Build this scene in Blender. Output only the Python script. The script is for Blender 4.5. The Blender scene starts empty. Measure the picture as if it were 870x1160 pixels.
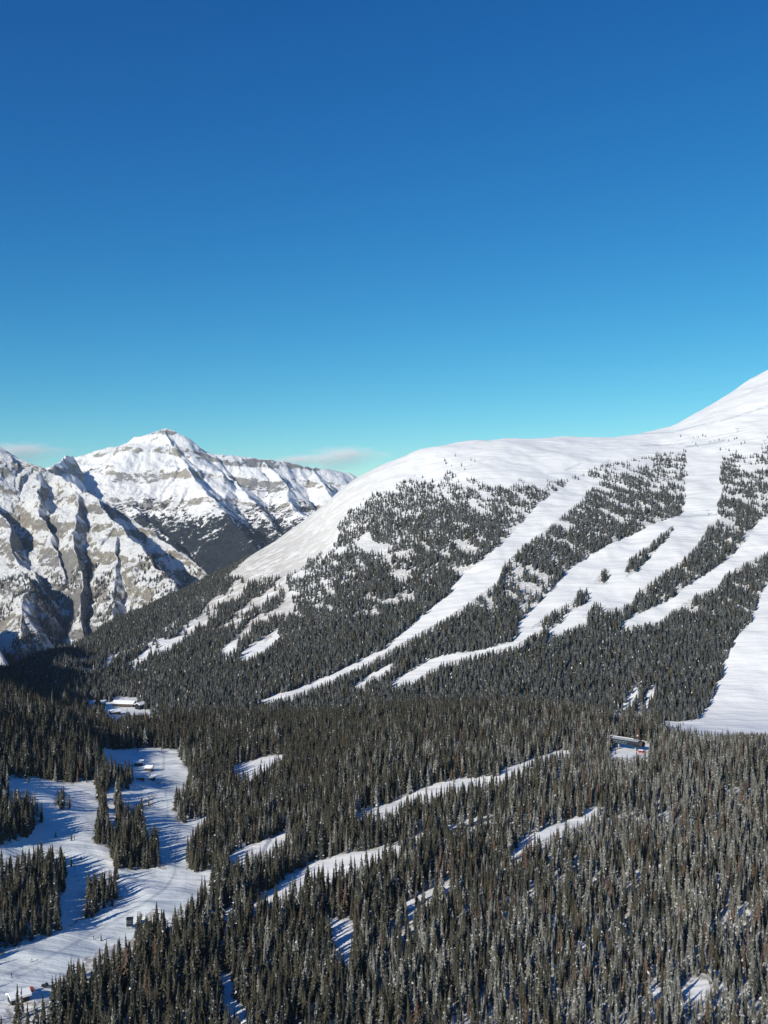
import bpy, math, random
import numpy as np
from mathutils import Vector, Matrix, Euler
R = math.radians
rng = np.random.default_rng(7)
random.seed(7)
scene = bpy.context.scene
COL = scene.collection

# ------------------------------------------------------------------ camera, sky, sun, exposure
F = 1163.0                       # focal length in photo pixels (photo 870 x 1160)
cam_d = bpy.data.cameras.new("camera"); cam = bpy.data.objects.new("camera", cam_d); COL.objects.link(cam)
cam_d.sensor_fit = 'VERTICAL'; cam_d.angle = 2 * math.atan(580 / F)
cam_d.clip_start = 1.0; cam_d.clip_end = 200000
cam.location = (0, 0, 0); cam.rotation_euler = (R(90), 0, 0)
scene.camera = cam

SUN_EL = 27.0
SD = np.array([-0.64, -0.77]); SD /= np.linalg.norm(SD)      # horizontal direction towards the sun
w = bpy.data.worlds.new("World"); scene.world = w; w.use_nodes = True
nt = w.node_tree; nt.nodes.clear()
wo = nt.nodes.new('ShaderNodeOutputWorld'); bg = nt.nodes.new('ShaderNodeBackground')
sky = nt.nodes.new('ShaderNodeTexSky'); sky.sky_type = 'NISHITA'; sky.sun_disc = False
sky.sun_elevation = R(SUN_EL); sky.sun_rotation = math.atan2(SD[0], SD[1]) % (2 * math.pi)
sky.altitude = 1900; sky.air_density = 1.0; sky.dust_density = 0.25; sky.ozone_density = 2.2
hs = nt.nodes.new('ShaderNodeHueSaturation'); hs.inputs['Saturation'].default_value = 1.18; hs.inputs['Hue'].default_value = 0.497
nt.links.new(sky.outputs[0], hs.inputs['Color'])
bg.inputs[1].default_value = 0.10
# deeper, purer blue of thin dry mountain air: one power curve per channel
sepc = nt.nodes.new('ShaderNodeSeparateColor'); comc = nt.nodes.new('ShaderNodeCombineColor'); nt.links.new(hs.outputs[0], sepc.inputs[0])
for i, (g_, k_) in enumerate(((1.78, 1.00), (1.21, 1.06), (0.84, 0.94))):
    m0 = nt.nodes.new('ShaderNodeMath'); m0.operation = 'MULTIPLY'; m0.inputs[1].default_value = 0.10; nt.links.new(sepc.outputs[i], m0.inputs[0])
    m1 = nt.nodes.new('ShaderNodeMath'); m1.operation = 'POWER'; m1.inputs[1].default_value = g_; nt.links.new(m0.outputs[0], m1.inputs[0])
    m2 = nt.nodes.new('ShaderNodeMath'); m2.operation = 'MULTIPLY'; m2.inputs[1].default_value = k_ / 0.10; nt.links.new(m1.outputs[0], m2.inputs[0])
    nt.links.new(m2.outputs[0], comc.inputs[i])
nt.links.new(comc.outputs[0], bg.inputs[0])
nt.links.new(bg.outputs[0], wo.inputs[0])
sl = bpy.data.lights.new("sun", 'SUN'); so = bpy.data.objects.new("sun", sl); COL.objects.link(so)
sl.energy = 5.0; sl.angle = R(0.5); sl.color = (1.0, 0.94, 0.81)
scene.cycles.volume_bounces = 6
sdir = Vector((SD[0] * math.cos(R(SUN_EL)), SD[1] * math.cos(R(SUN_EL)), math.sin(R(SUN_EL))))
so.rotation_euler = sdir.to_track_quat('Z', 'Y').to_euler()
vs = scene.view_settings
vs.view_transform = 'Standard'; vs.look = 'None'; vs.gamma = 1.0; vs.use_curve_mapping = False
vs.exposure = 0.03

# ------------------------------------------------------------------ helpers
def hsh(ix, iy, s):
    h = (ix.astype(np.int64) * 374761393 + iy.astype(np.int64) * 668265263 + s * 1274126177) & 0xffffffff
    h = ((h ^ (h >> 13)) * 1274126177) & 0xffffffff
    return ((h ^ (h >> 16)) & 0xffffff) / float(0xffffff)
def vnoise(x, y, s=0):
    ix = np.floor(x); iy = np.floor(y); fx = x - ix; fy = y - iy
    fx = fx * fx * fx * (fx * (fx * 6 - 15) + 10); fy = fy * fy * fy * (fy * (fy * 6 - 15) + 10)
    a = hsh(ix, iy, s); b = hsh(ix + 1, iy, s); c = hsh(ix, iy + 1, s); d = hsh(ix + 1, iy + 1, s)
    return (a * (1 - fx) + b * fx) * (1 - fy) + (c * (1 - fx) + d * fx) * fy
def fbm(x, y, s=0, o=4, g=0.5):
    r = 0; a = 1; t = 0
    for k in range(o):
        r = r + a * (vnoise(x * 2 ** k + 17.3 * k, y * 2 ** k - 9.1 * k, s + k) * 2 - 1); t += a; a *= g
    return r / t
def ridged(x, y, s=0, o=4):
    r = 0; a = 1; t = 0
    for k in range(o):
        r = r + a * (1 - np.abs(vnoise(x * 2 ** k + 5.3 * k, y * 2 ** k + 3.7 * k, s + k) * 2 - 1)); t += a; a *= 0.5
    return r / t
def inpoly(px, py, poly):
    P = np.asarray(poly, float); res = np.zeros(px.shape, bool); n = len(P); j = n - 1
    for i in range(n):
        xi, yi = P[i]; xj, yj = P[j]
        if yi != yj:
            c = ((yi > py) != (yj > py)) & (px < (xj - xi) * (py - yi) / (yj - yi) + xi)
            res ^= c
        j = i
    return res
def mesh_from(name, V, Fc, mats, parent=None, smooth=False, midx=None):
    me = bpy.data.meshes.new(name); me.from_pydata([tuple(v) for v in V], [], Fc); me.update()
    for m in (mats if isinstance(mats, (list, tuple)) else [mats]): me.materials.append(m)
    if midx is not None: me.polygons.foreach_set('material_index', midx)
    if smooth: me.polygons.foreach_set('use_smooth', [True] * len(me.polygons))
    o = bpy.data.objects.new(name, me); COL.objects.link(o)
    if parent is not None: o.parent = parent
    return o
def tag(o, label=None, cat=None, group=None, kind=None):
    if label: o['label'] = label
    if cat: o['category'] = cat
    if group: o['group'] = group
    if kind: o['kind'] = kind
    return o
def empty(name, loc, rz=0.0, sc=1.0):
    o = bpy.data.objects.new(name, None); COL.objects.link(o); o.location = loc; o.rotation_euler = (0, 0, rz)
    o.scale = (sc, sc, sc); return o

def grid_mesh(name, X, Y, Z, mat, attrs=None):
    nu, nv = X.shape
    me = bpy.data.meshes.new(name)
    co = np.stack([X, Y, Z], -1).reshape(-1, 3).astype(np.float32)
    idx = np.arange(nu * nv).reshape(nu, nv)
    q = np.stack([idx[:-1, :-1], idx[1:, :-1], idx[1:, 1:], idx[:-1, 1:]], -1).reshape(-1, 4)
    me.vertices.add(len(co)); me.vertices.foreach_set('co', co.ravel())
    me.loops.add(q.size); me.loops.foreach_set('vertex_index', q.ravel().astype(np.int32))
    me.polygons.add(len(q)); me.polygons.foreach_set('loop_start', (np.arange(len(q)) * 4).astype(np.int32))
    me.update(calc_edges=True)
    me.polygons.foreach_set('use_smooth', np.ones(len(q), bool))
    for k, a in (attrs or {}).items():
        at = me.attributes.new(k, 'FLOAT', 'POINT'); at.data.foreach_set('value', a.ravel().astype(np.float32))
    me.materials.append(mat)
    o = bpy.data.objects.new(name, me); COL.objects.link(o); return o

# ------------------------------------------------------------------ materials
def newmat(name):
    m = bpy.data.materials.new(name); m.use_nodes = True; t = m.node_tree; t.nodes.clear()
    out = t.nodes.new('ShaderNodeOutputMaterial'); b = t.nodes.new('ShaderNodeBsdfPrincipled')
    t.links.new(b.outputs[0], out.inputs[0]); b.inputs['Specular IOR Level'].default_value = 0.2
    b.inputs['Roughness'].default_value = 0.8
    return m, t, b
def N(t, typ, **kw):
    n = t.nodes.new(typ)
    for k, v in kw.items():
        if k.startswith('i_'):
            n.inputs[k[2:].replace('_', ' ')].default_value = v
        else: setattr(n, k, v)
    return n
def math_(t, op, a, b=None, c=None, clamp=False):
    n = t.nodes.new('ShaderNodeMath'); n.operation = op; n.use_clamp = clamp
    for i, v in enumerate((a, b, c)):
        if v is None: continue
        if isinstance(v, (int, float)): n.inputs[i].default_value = v
        else: t.links.new(v, n.inputs[i])
    return n.outputs[0]
def mixc(t, fac, a, b):
    n = t.nodes.new('ShaderNodeMix'); n.data_type = 'RGBA'
    for key, v in ((0, fac), (6, a), (7, b)):
        if isinstance(v, (int, float)): n.inputs[key].default_value = v
        elif isinstance(v, tuple): n.inputs[key].default_value = (*v, 1) if len(v) == 3 else v
        else: t.links.new(v, n.inputs[key])
    return n.outputs[2]
def noise(t, vec, scale, detail=4, rough=0.55):
    n = t.nodes.new('ShaderNodeTexNoise'); n.inputs['Scale'].default_value = scale
    n.inputs['Detail'].default_value = detail; n.inputs['Roughness'].default_value = rough
    t.links.new(vec, n.inputs['Vector']); return n.outputs[0]
def ramp(t, fac, a, b):
    n = t.nodes.new('ShaderNodeMapRange'); n.interpolation_type = 'SMOOTHSTEP'
    n.inputs[1].default_value = a; n.inputs[2].default_value = b; t.links.new(fac, n.inputs[0]); return n.outputs[0]
def plain(name, col, rough=0.7, var=0.15, scale=2.0):
    m, t, b = newmat(name); b.inputs['Roughness'].default_value = rough
    tc = N(t, 'ShaderNodeTexCoord'); nz = noise(t, tc.outputs['Object'], scale)
    c = mixc(t, nz, tuple(min(1, x * (1 + var)) for x in col), tuple(x * (1 - var) for x in col))
    t.links.new(c, b.inputs['Base Color']); return m

SNOW = (0.80, 0.81, 0.83)
def snow_mat():
    m, t, b = newmat("snow_ground"); geo = N(t, 'ShaderNodeNewGeometry'); pos = geo.outputs['Position']
    a_for = N(t, 'ShaderNodeAttribute', attribute_name='forest'); a_tan = N(t, 'ShaderNodeAttribute', attribute_name='scour')
    spy = N(t, 'ShaderNodeSeparateXYZ'); t.links.new(pos, spy.inputs[0])
    a_grm = N(t, 'ShaderNodeAttribute', attribute_name='groomed')
    n1 = noise(t, pos, 0.02, 6); n2 = noise(t, pos, 0.35, 4)
    c = mixc(t, n1, (0.85, 0.85, 0.84), (0.76, 0.765, 0.765))
    c = mixc(t, math_(t, 'MULTIPLY', a_grm.outputs['Fac'], ramp(t, n1, 0.2, 0.6)), c, (0.67, 0.71, 0.72))    # hard worn piste snow
    a_trk = N(t, 'ShaderNodeAttribute', attribute_name='track')
    c = mixc(t, a_trk.outputs['Fac'], c, (0.46, 0.50, 0.52))                           # wheel and grooming tracks, and one painted tree shadow
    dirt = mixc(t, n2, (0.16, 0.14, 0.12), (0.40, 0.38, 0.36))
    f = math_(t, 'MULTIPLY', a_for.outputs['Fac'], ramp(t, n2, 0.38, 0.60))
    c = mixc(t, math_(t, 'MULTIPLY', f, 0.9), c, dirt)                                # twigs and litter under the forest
    n3 = noise(t, pos, 0.045, 7, 0.7)
    tf = math_(t, 'MULTIPLY', a_tan.outputs['Fac'], ramp(t, n3, 0.35, 0.56))
    c = mixc(t, tf, c, mixc(t, n2, (0.50, 0.45, 0.38), (0.33, 0.29, 0.24)))            # wind-scoured grass
    bp = N(t, 'ShaderNodeBump', i_Strength=0.7, i_Distance=4.0)
    mp = N(t, 'ShaderNodeMapping'); mp.inputs['Rotation'].default_value = (0, 0, R(35)); mp.inputs['Scale'].default_value = (0.012, 0.07, 0.03)
    t.links.new(pos, mp.inputs['Vector']); nb = noise(t, mp.outputs[0], 1.0, 6)
    c = mixc(t, math_(t, 'MULTIPLY', ramp(t, nb, 0.50, 0.64), math_(t, 'MULTIPLY', ramp(t, spy.outputs[1], 1150.0, 1800.0), 0.5)), c, (0.62, 0.62, 0.61))    # wind crust and drifted dust
    t.links.new(c, b.inputs['Base Color'])
    hgt = math_(t, 'ADD', nb, math_(t, 'MULTIPLY', n2, 0.10))
    t.links.new(hgt, bp.inputs['Height']); t.links.new(bp.outputs[0], b.inputs['Normal'])
    b.inputs['Roughness'].default_value = 0.75
    return m

def rock_mat(name, thr, scale, tree_z, tree_amt, dip, fine=0.9, bump=24.0, bw=0.22, mid=0.9):
    m, t, b = newmat(name); geo = N(t, 'ShaderNodeNewGeometry'); pos = geo.outputs['Position']
    sx = N(t, 'ShaderNodeSeparateXYZ'); t.links.new(geo.outputs['Normal'], sx.inputs[0])
    sp = N(t, 'ShaderNodeSeparateXYZ'); t.links.new(pos, sp.inputs[0])
    n_big = noise(t, pos, 0.004 * scale, 6, 0.6); n_mid = noise(t, pos, 0.02 * scale, 6, 0.65); n_f = noise(t, pos, 0.075 * scale, 6, 0.75)
    # tilted strata
    z = math_(t, 'ADD', sp.outputs[2], math_(t, 'MULTIPLY', sp.outputs[0], dip))
    z = math_(t, 'ADD', z, math_(t, 'MULTIPLY', n_big, 120.0 / scale))
    st = math_(t, 'FRACT', math_(t, 'MULTIPLY', z, 0.013 * scale))
    band = math_(t, 'MULTIPLY', ramp(t, st, 0.45, 0.6), math_(t, 'SUBTRACT', 1.0, ramp(t, st, 0.85, 1.0)))
    bn = N(t, 'ShaderNodeBump', i_Strength=1.0, i_Distance=bump)
    hh = math_(t, 'ADD', math_(t, 'MULTIPLY', n_mid, 1.0), math_(t, 'MULTIPLY', n_f, 0.5))
    t.links.new(hh, bn.inputs['Height'])
    s = math_(t, 'SUBTRACT', 1.0, sx.outputs[2])
    v = math_(t, 'ADD', s, math_(t, 'MULTIPLY', math_(t, 'SUBTRACT', n_mid, 0.5), mid))
    v = math_(t, 'ADD', v, math_(t, 'MULTIPLY', math_(t, 'SUBTRACT', n_f, 0.5), fine))
    v = math_(t, 'ADD', v, math_(t, 'MULTIPLY', math_(t, 'SUBTRACT', n_big, 0.5), 0.5))
    v = math_(t, 'ADD', v, math_(t, 'MULTIPLY', band, bw))
    rf = ramp(t, v, thr, thr + 0.12)
    rc = mixc(t, ramp(t, n_f, 0.3, 0.7), (0.43, 0.39, 0.325), (0.20, 0.19, 0.175))
    rc = mixc(t, math_(t, 'MULTIPLY', ramp(t, n_big, 0.48, 0.62), 0.7), rc, (0.22, 0.22, 0.23))
    c = mixc(t, rf, mixc(t, n_mid, (0.86, 0.86, 0.855), (0.76, 0.765, 0.77)), rc)
    # conifers on the low slopes, valley shade painted into their near-black navy colour
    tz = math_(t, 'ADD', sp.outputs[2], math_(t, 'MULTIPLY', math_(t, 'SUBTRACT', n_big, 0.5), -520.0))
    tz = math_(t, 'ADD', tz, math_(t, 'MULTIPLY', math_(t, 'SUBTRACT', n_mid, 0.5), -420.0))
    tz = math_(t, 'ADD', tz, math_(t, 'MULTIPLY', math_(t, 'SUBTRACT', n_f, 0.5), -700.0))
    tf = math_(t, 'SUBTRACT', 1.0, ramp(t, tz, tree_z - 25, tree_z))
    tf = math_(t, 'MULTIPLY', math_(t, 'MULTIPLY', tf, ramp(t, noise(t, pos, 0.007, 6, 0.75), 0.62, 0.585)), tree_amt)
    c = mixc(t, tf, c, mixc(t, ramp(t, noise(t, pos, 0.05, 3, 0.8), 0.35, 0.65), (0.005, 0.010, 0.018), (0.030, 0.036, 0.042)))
    t.links.new(c, b.inputs['Base Color']); t.links.new(bn.outputs[0], b.inputs['Normal'])
    b.inputs['Roughness'].default_value = 0.85
    return m

def needle_mat(name, c1, c2, frost):
    m, t, b = newmat(name); oi = N(t, 'ShaderNodeObjectInfo'); tc = N(t, 'ShaderNodeTexCoord'); geo = N(t, 'ShaderNodeNewGeometry')
    nz = noise(t, tc.outputs['Object'], 1.6, 3)
    c = mixc(t, oi.outputs['Random'], c1, c2)
    c = mixc(t, ramp(t, nz, 0.3, 0.7), tuple(x * 0.7 for x in c1), c)
    if frost:
        sx = N(t, 'ShaderNodeSeparateXYZ'); t.links.new(geo.outputs['True Normal'], sx.inputs[0])
        n2 = noise(t, geo.outputs['Position'], 0.9, 3)
        up = math_(t, 'ABSOLUTE', sx.outputs[2])
        ff = math_(t, 'MULTIPLY', ramp(t, up, 0.25, 0.7), ramp(t, n2, 0.62 - frost * 0.3, 0.70 - frost * 0.2))
        c = mixc(t, math_(t, 'MULTIPLY', ff, min(1, 0.3 + frost)), c, (0.58, 0.59, 0.62))
    t.links.new(c, b.inputs['Base Color']); b.inputs['Roughness'].default_value = 0.9
    b.inputs['Specular IOR Level'].default_value = 0.05
    return m
M_snow = snow_mat()
M_bark = plain("bark", (0.13, 0.10, 0.08))
M_cap = plain("clinging_snow", (0.62, 0.63, 0.66), var=0.1)
M_ndl = {
 'olive': needle_mat("needles_olive", (0.056, 0.053, 0.036), (0.120, 0.112, 0.085), 0.12),
 'dark':  needle_mat("needles_dark", (0.044, 0.048, 0.040), (0.108, 0.108, 0.092), 0.20),
 'frost': needle_mat("needles_frosted", (0.12, 0.12, 0.10), (0.30, 0.295, 0.27), 0.35),
 'brown': needle_mat("needles_brown", (0.115, 0.075, 0.052), (0.19, 0.135, 0.105), 0.1),
 'far':   needle_mat("needles_slope", (0.055, 0.062, 0.062), (0.20, 0.205, 0.20), 0.18),
}

# ------------------------------------------------------------------ terrain (camera height = 0)
ROWS = np.array([20, 150, 250, 350, 450, 550, 700, 850, 1050, 1300, 1600, 1900, 2200, 2550, 3000, 4000, 12000], float)
def py2z(py, Y): return -(py - 580) * Y / F
T = {
# px : heights at ROWS
-2600:[-150,-165,-170,-175,-180,-185,-190,-195,-200,-205,-215,-230,-240,-250,-260,-280,-300],
-700: [-160,-170,-176,-182,-186,-190,-196,-200,-206,-210,-225,-250,-270,-290,-300,-320,-330],
-200: [-165,-174,-179,-184,-187,-190,-197,-203,-210,-215,-235,-275,-300,-320,-330,-330,-330],
0:    [-170,-176,-181,-185,-188,-191,-198,-204,-211,-219,-262,-320,-350,-350,-350,-340,-340],
60:   [-172,-177,-182,-186,-188,-191,-198,-204,-208,-196,-222,-300,-350,-350,-350,-340,-340],
120:  [-174,-178,-183,-187,-189,-191,-198,-203,-210,-213,-204,-216,-280,-340,-350,-340,-340],
180:  [-176,-179,-183,-187,-189,-191,-197,-202,-209,-207,-188,-184,-205,-300,-340,-340,-340],
240:  [-176,-179,-183,-187,-189,-190,-195,-200,-208,-199,-168,-150,-145,-220,-320,-340,-340],
300:  [-176,-179,-183,-187,-187,-187,-189,-193,-206,-186,-145,-99,-77,-150,-300,-340,-340],
350:  [-176,-179,-182,-186,-186,-185,-185,-187,-205,-176,-122,-60,-12,-60,-260,-340,-340],
400:  [-176,-179,-181,-185,-184,-182,-181,-180,-204,-165,-96,-6,72,20,-150,-300,-340],
450:  [-176,-179,-180,-184,-183,-180,-178,-174,-203,-155,-78,24,118,110,0,-200,-340],
500:  [-176,-178,-179,-183,-182,-178,-175,-170,-202,-146,-62,45,142,153,80,-100,-340],
560:  [-175,-178,-178,-182,-180,-176,-172,-169,-202,-140,-50,60,154,168,120,-50,-340],
620:  [-175,-177,-177,-180,-178,-174,-170,-170,-205,-139,-48,58,148,178,150,0,-340],
700:  [-174,-176,-176,-178,-175,-171,-168,-175,-208,-141,-48,52,142,182,200,50,-300],
760:  [-173,-175,-175,-176,-172,-169,-166,-182,-210,-141,-46,50,138,212,235,100,-250],
800:  [-172,-174,-173,-174,-170,-168,-165,-187,-211,-141,-44,52,142,259,290,180,-200],
870:  [-170,-172,-171,-171,-168,-166,-164,-192,-212,-138,-38,60,160,300,405,340,-100],
1000: [-168,-170,-168,-167,-165,-163,-162,-190,-205,-130,-25,80,200,360,560,700,0],
1400: [-160,-160,-158,-155,-152,-150,-150,-165,-170,-90,30,170,320,500,720,900,200],
3600: [-140,-140,-135,-130,-125,-120,-110,-100,-80,0,120,260,420,600,800,900,300],
}
PXC = np.array(sorted(T)); TZ = np.array([T[k] for k in PXC], float)
# smooth fine table: monotone cubic (pchip) along rows then columns
def pchip(x, y, xi):
    """x (n), y (m,n) -> (m,len(xi))"""
    h = np.diff(x); d = np.diff(y, axis=1) / h
    mm = np.zeros_like(y)
    w1 = 2 * h[1:] + h[:-1]; w2 = h[1:] + 2 * h[:-1]
    same = d[:, :-1] * d[:, 1:] > 0
    with np.errstate(divide='ignore', invalid='ignore'):
        hm = (w1 + w2) / (w1 / d[:, :-1] + w2 / d[:, 1:])
    mm[:, 1:-1] = np.where(same, hm, 0); mm[:, 0] = d[:, 0]; mm[:, -1] = d[:, -1]
    k = np.clip(np.searchsorted(x, xi, side='right') - 1, 0, len(x) - 2)
    t = (xi - x[k]) / h[k]
    return ((2 * t**3 - 3 * t**2 + 1) * y[:, k] + (t**3 - 2 * t**2 + t) * h[k] * mm[:, k]
            + (-2 * t**3 + 3 * t**2) * y[:, k + 1] + (t**3 - t**2) * h[k] * mm[:, k + 1])
LY = np.linspace(math.log(20), math.log(12000), 700)
UF = np.linspace(-2600, 3600, 1551)
Zt = pchip(np.log(ROWS), TZ, LY)                 # columns x LY
Zt = pchip(PXC.astype(float), Zt.T.copy(), UF).T # UF x LY
# light blur across columns softens kinks at the table's columns
kern = np.hanning(13); kern /= kern.sum()
Zt = np.apply_along_axis(lambda v: np.convolve(np.pad(v, 6, 'edge'), kern, 'valid'), 0, Zt)
kern2 = np.hanning(15); kern2 /= kern2.sum()
Zt = np.apply_along_axis(lambda v: np.convolve(np.pad(v, 7, 'edge'), kern2, 'valid'), 1, Zt)
HILL = np.array([-1000.0, 500.0]); HILL_Z = 312.0
def H(X, Y):
    Yc = np.clip(Y, 20, 11999)
    u = np.clip(435 + F * X / Yc, -2599, 3599); fu = (u - UF[0]) / (UF[1] - UF[0]); fv = (np.log(Yc) - LY[0]) / (LY[1] - LY[0])
    i = np.clip(fu.astype(int), 0, len(UF) - 2); j = np.clip(fv.astype(int), 0, len(LY) - 2); a = fu - i; b = fv - j
    z = (Zt[i, j] * (1 - a) + Zt[i + 1, j] * a) * (1 - b) + (Zt[i, j + 1] * (1 - a) + Zt[i + 1, j + 1] * a) * b
    amp = np.clip((Y - 900) / 500, 0, 1)
    z = z + fbm(X / 90, Y / 90, 3, 4) * (2.0 + 5.0 * amp) + fbm(X / 420, Y / 420, 11, 2) * 9 * amp
    z = z + fbm(X / 22, Y / 22, 5, 2) * 0.7
    lf = np.clip((330 - u) / 120, 0, 1) * np.clip((1000 - Y) / 150, 0, 1)
    z = z + (fbm(X / 34, Y / 34, 15, 3) * 3.2 + ridged(X / 60 + Y / 90, Y / 45, 16, 2) * 2.0) * lf
    # wooded mountain standing outside the frame on the left
    d = np.hypot(X - HILL[0], (Y - HILL[1])); d2 = np.hypot(X + 1185.0, Y - 654.0)
    hz = np.maximum(np.maximum(HILL_Z - 0.64 * d, 378 - 0.64 * d2), 205 - 0.64 * np.hypot(X + 869.0, Y - 391.0)) + fbm(X / 160, Y / 160, 21, 4) * 40 * np.clip(np.minimum(d, d2) / 150, 0, 1)
    k = 25.0
    return np.where(hz > z - 80, np.maximum(z, hz) + k * np.log1p(np.exp(-np.abs(hz - z) / k)), z)
def proj(X, Y, Z): return 435 + F * X / Y, 580 - F * Z / Y

# open ground as seen in the photograph, carried onto the terrain
OPEN = {
'run_main': [(183,848),(204,848),(206,866),(215,871),(210,885),(200,896),(197,927),(203,933),(232,923),(233,930),(214,944),(211,951),(212,985),(224,990),(247,983),(247,992),(228,1000),(223,1018),(215,1020),(205,1028),(195,1041),(185,1035),(173,1028),(165,1040),(158,1033),(152,1060),(142,1072),(128,1068),(118,1070),(105,1083),(95,1085),(80,1100),(65,1110),(55,1132),(36,1136),(20,1128),(8,1140),(0,1160),(-60,1200),(-120,1140),(-60,1100),(0,1083),(10,1078),(28,1068),(38,1064),(50,1062),(62,1057),(84,1048),(90,1045),(108,1038),(120,1033),(136,1025),(148,1013),(165,1005),(184,995),(172,986),(152,986),(134,986),(138,1006),(144,1024),(160,1012),(186,1000),(190,985),(180,968),(182,937),(176,908),(183,890),(186,870)],
'run_inner': [(133,989),(168,984),(192,985),(190,1000),(144,1024),(135,1006)],
'lot': [(108,848),(183,847),(186,882),(166,886),(152,882),(150,868),(131,865),(118,858)],
'lobe': [(136,900),(152,885),(172,885),(184,892),(178,905),(160,912),(140,913)],
'gap_a': [(118,898),(130,893),(131,930),(126,936),(120,915)],
'gap_b': [(160,925),(178,908),(184,937),(172,940)],
'slope': [(3,885),(20,882),(48,882),(80,889),(103,885),(112,899),(112,923),(107,934),(104,951),(107,968),(114,972),(121,982),(97,992),(100,1003),(97,1023),(86,1042),(64,1056),(64,1030),(72,1010),(74,1002),(76,968),(67,961),(48,958),(24,968),(0,973),(-60,985),(-60,965),(0,958),(21,954),(48,930),(48,910),(35,896),(14,896),(4,890)],
'streaks': [(105,955),(125,962),(130,985),(115,990),(104,978)],
'mid_low': [(390,757),(435,736),(459,715),(487,691),(507,674),(521,653),(549,632),(570,613),(591,593),(608,572),(639,551),(644,545),(684,541),(670,551),(656,569),(639,582),(622,596),(591,620),(570,641),(563,660),(535,680),(504,701),(473,718),(442,736),(415,752),(370,773),(332,787),(300,797),(286,797),(301,791),(332,781),(370,767)],
'strip_b': [(402,776),(420,764),(445,751),(446,756),(422,770),(404,780)],
'strip_c': [(435,780),(459,764),(487,747),(508,742),(540,737),(580,728),(580,732),(540,742),(508,750),(487,758),(473,770),(452,775)],
'run_two': [(578,735),(590,712),(584,708),(601,692),(625,668),(642,647),(663,633),(691,616),(718,606),(742,592),(763,586),(780,583),(771,584),(775,569),(777,542),(777,508),(800,495),(818,511),(816,532),(818,559),(812,569),(816,588),(811,590),(801,597),(794,611),(777,632),(756,645),(742,656),(722,670),(715,683),(698,690),(684,687),(673,683),(667,694),(639,711),(618,719),(640,700),(612,714),(590,727)],
'run_two_low': [(618,718),(640,706),(663,698),(665,704),(645,712),(630,719)],
'run_three': [(900,580),(870,586),(860,589),(851,603),(842,617),(825,634),(804,648),(777,665),(756,682),(729,693),(704,706),(704,711),(730,707),(749,704),(763,690),(791,673),(811,666),(825,649),(842,639),(856,632),(870,624),(900,610)],
'run_four': [(1000,600),(870,660),(863,672),(849,707),(832,724),(825,741),(815,769),(804,797),(791,814),(770,818),(749,817),(749,822),(763,826),(800,832),(870,834),(1000,845)],
'near_one': [(396,932),(411,915),(442,911),(466,899),(494,888),(521,883),(566,877),(571,871),(610,858),(643,847),(647,851),(612,864),(571,884),(545,891),(500,901),(462,914),(440,926),(415,933)],
'near_two': [(252,1034),(283,1026),(301,1012),(325,995),(359,976),(394,967),(425,963),(452,957),(484,942),(485,950),(452,965),(425,978),(394,989),(349,1002),(325,1018),(301,1024),(262,1040)],
'near_three': [(445,1030),(480,1009),(512,999),(512,1007),(480,1019),(455,1033)],
'near_four': [(577,966),(591,951),(615,940),(639,930),(675,914),(679,921),(670,930),(639,941),(615,951),(591,966),(580,975)],
'near_five': [(258,972),(280,958),(300,953),(326,941),(329,948),(300,965),(280,972),(262,981)],
'near_six': [(262,868),(300,858),(322,855),(322,860),(300,872),(283,886),(268,886)],
'near_seven': [(505,935),(560,922),(585,912),(585,916),(545,932),(508,940)],
'lodge': [(98,791),(113,795),(127,795),(128,790),(156,790),(159,799),(163,803),(174,806),(174,810),(152,809),(137,808),(135,815),(127,818),(121,809),(118,800),(98,799)],
'shade_a': [(365,1038),(380,1042),(396,1040),(402,1060),(395,1092),(382,1088)],
'shade_b': [(246,1088),(262,1105),(268,1135),(280,1158),(266,1165),(250,1140)],
'shade_c': [(252,1030),(264,1028),(260,1050),(250,1052)],
'hole_a': [(735,1121),(745,1118),(752,1130),(738,1132)],
'hole_b': [(772,1124),(790,1108),(806,1112),(798,1130),(780,1136)],
'station': [(690,858),(697,848),(702,838),(728,838),(741,845),(734,851),(713,858),(698,858)],
'gully_rim': [(79,748),(100,744),(128,742),(148,736),(172,720),(200,702),(221,686),(245,668),(252,656),(290,628),(305,640),(265,668),(242,690),(222,702),(200,717),(172,734),(150,749),(128,754),(100,757),(80,758)],
'rib_a': [(228,706),(245,692),(262,678),(300,657),(318,650),(322,658),(300,674),(270,690),(245,704),(232,712)],
'rib_b': [(250,738),(268,720),(285,706),(300,698),(316,690),(316,700),(298,712),(276,728),(256,742)],
'rib_c': [(270,742),(282,733),(300,721),(314,713),(317,721),(300,736),(286,744),(274,747)],
'gully_d': [(148,752),(160,748),(170,750),(166,762),(150,762)],
'gully_a': [(688,818),(705,795),(722,775),(726,776),(716,800),(704,820)],
'gully_b': [(712,820),(728,795),(740,773),(744,775),(738,800),(730,820)],
}
ISLES = [
 [(709,654),(711,634),(732,620),(750,604),(764,594),(764,600),(745,622),(722,646)],
 [(672,660),(684,644),(691,646),(688,662)],
 [(601,712),(622,694),(650,681),(655,668),(667,666),(667,682),(645,694),(622,708)],
 [(63,898),(72,896),(80,905),(82,918),(70,920),(60,912)],
 [(28,1060),(55,1040),(66,1030),(66,1050),(55,1062),(30,1068)],
 [(150,915),(165,905),(176,898),(178,902),(168,914),(158,920)],
]
TREELINE = [(-400,560),(200,570),(312,600),(318,650),(339,643),(349,629),(373,622),(380,600),(385,588),(395,575),(420,560),(450,545),(480,538),(520,532),(545,540),(560,545),(580,538),(610,541),(640,541),(670,528),(690,522),(720,516),(745,511),(770,507),(820,509),(845,513),(870,504),(1000,480),(1400,430)]
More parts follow.
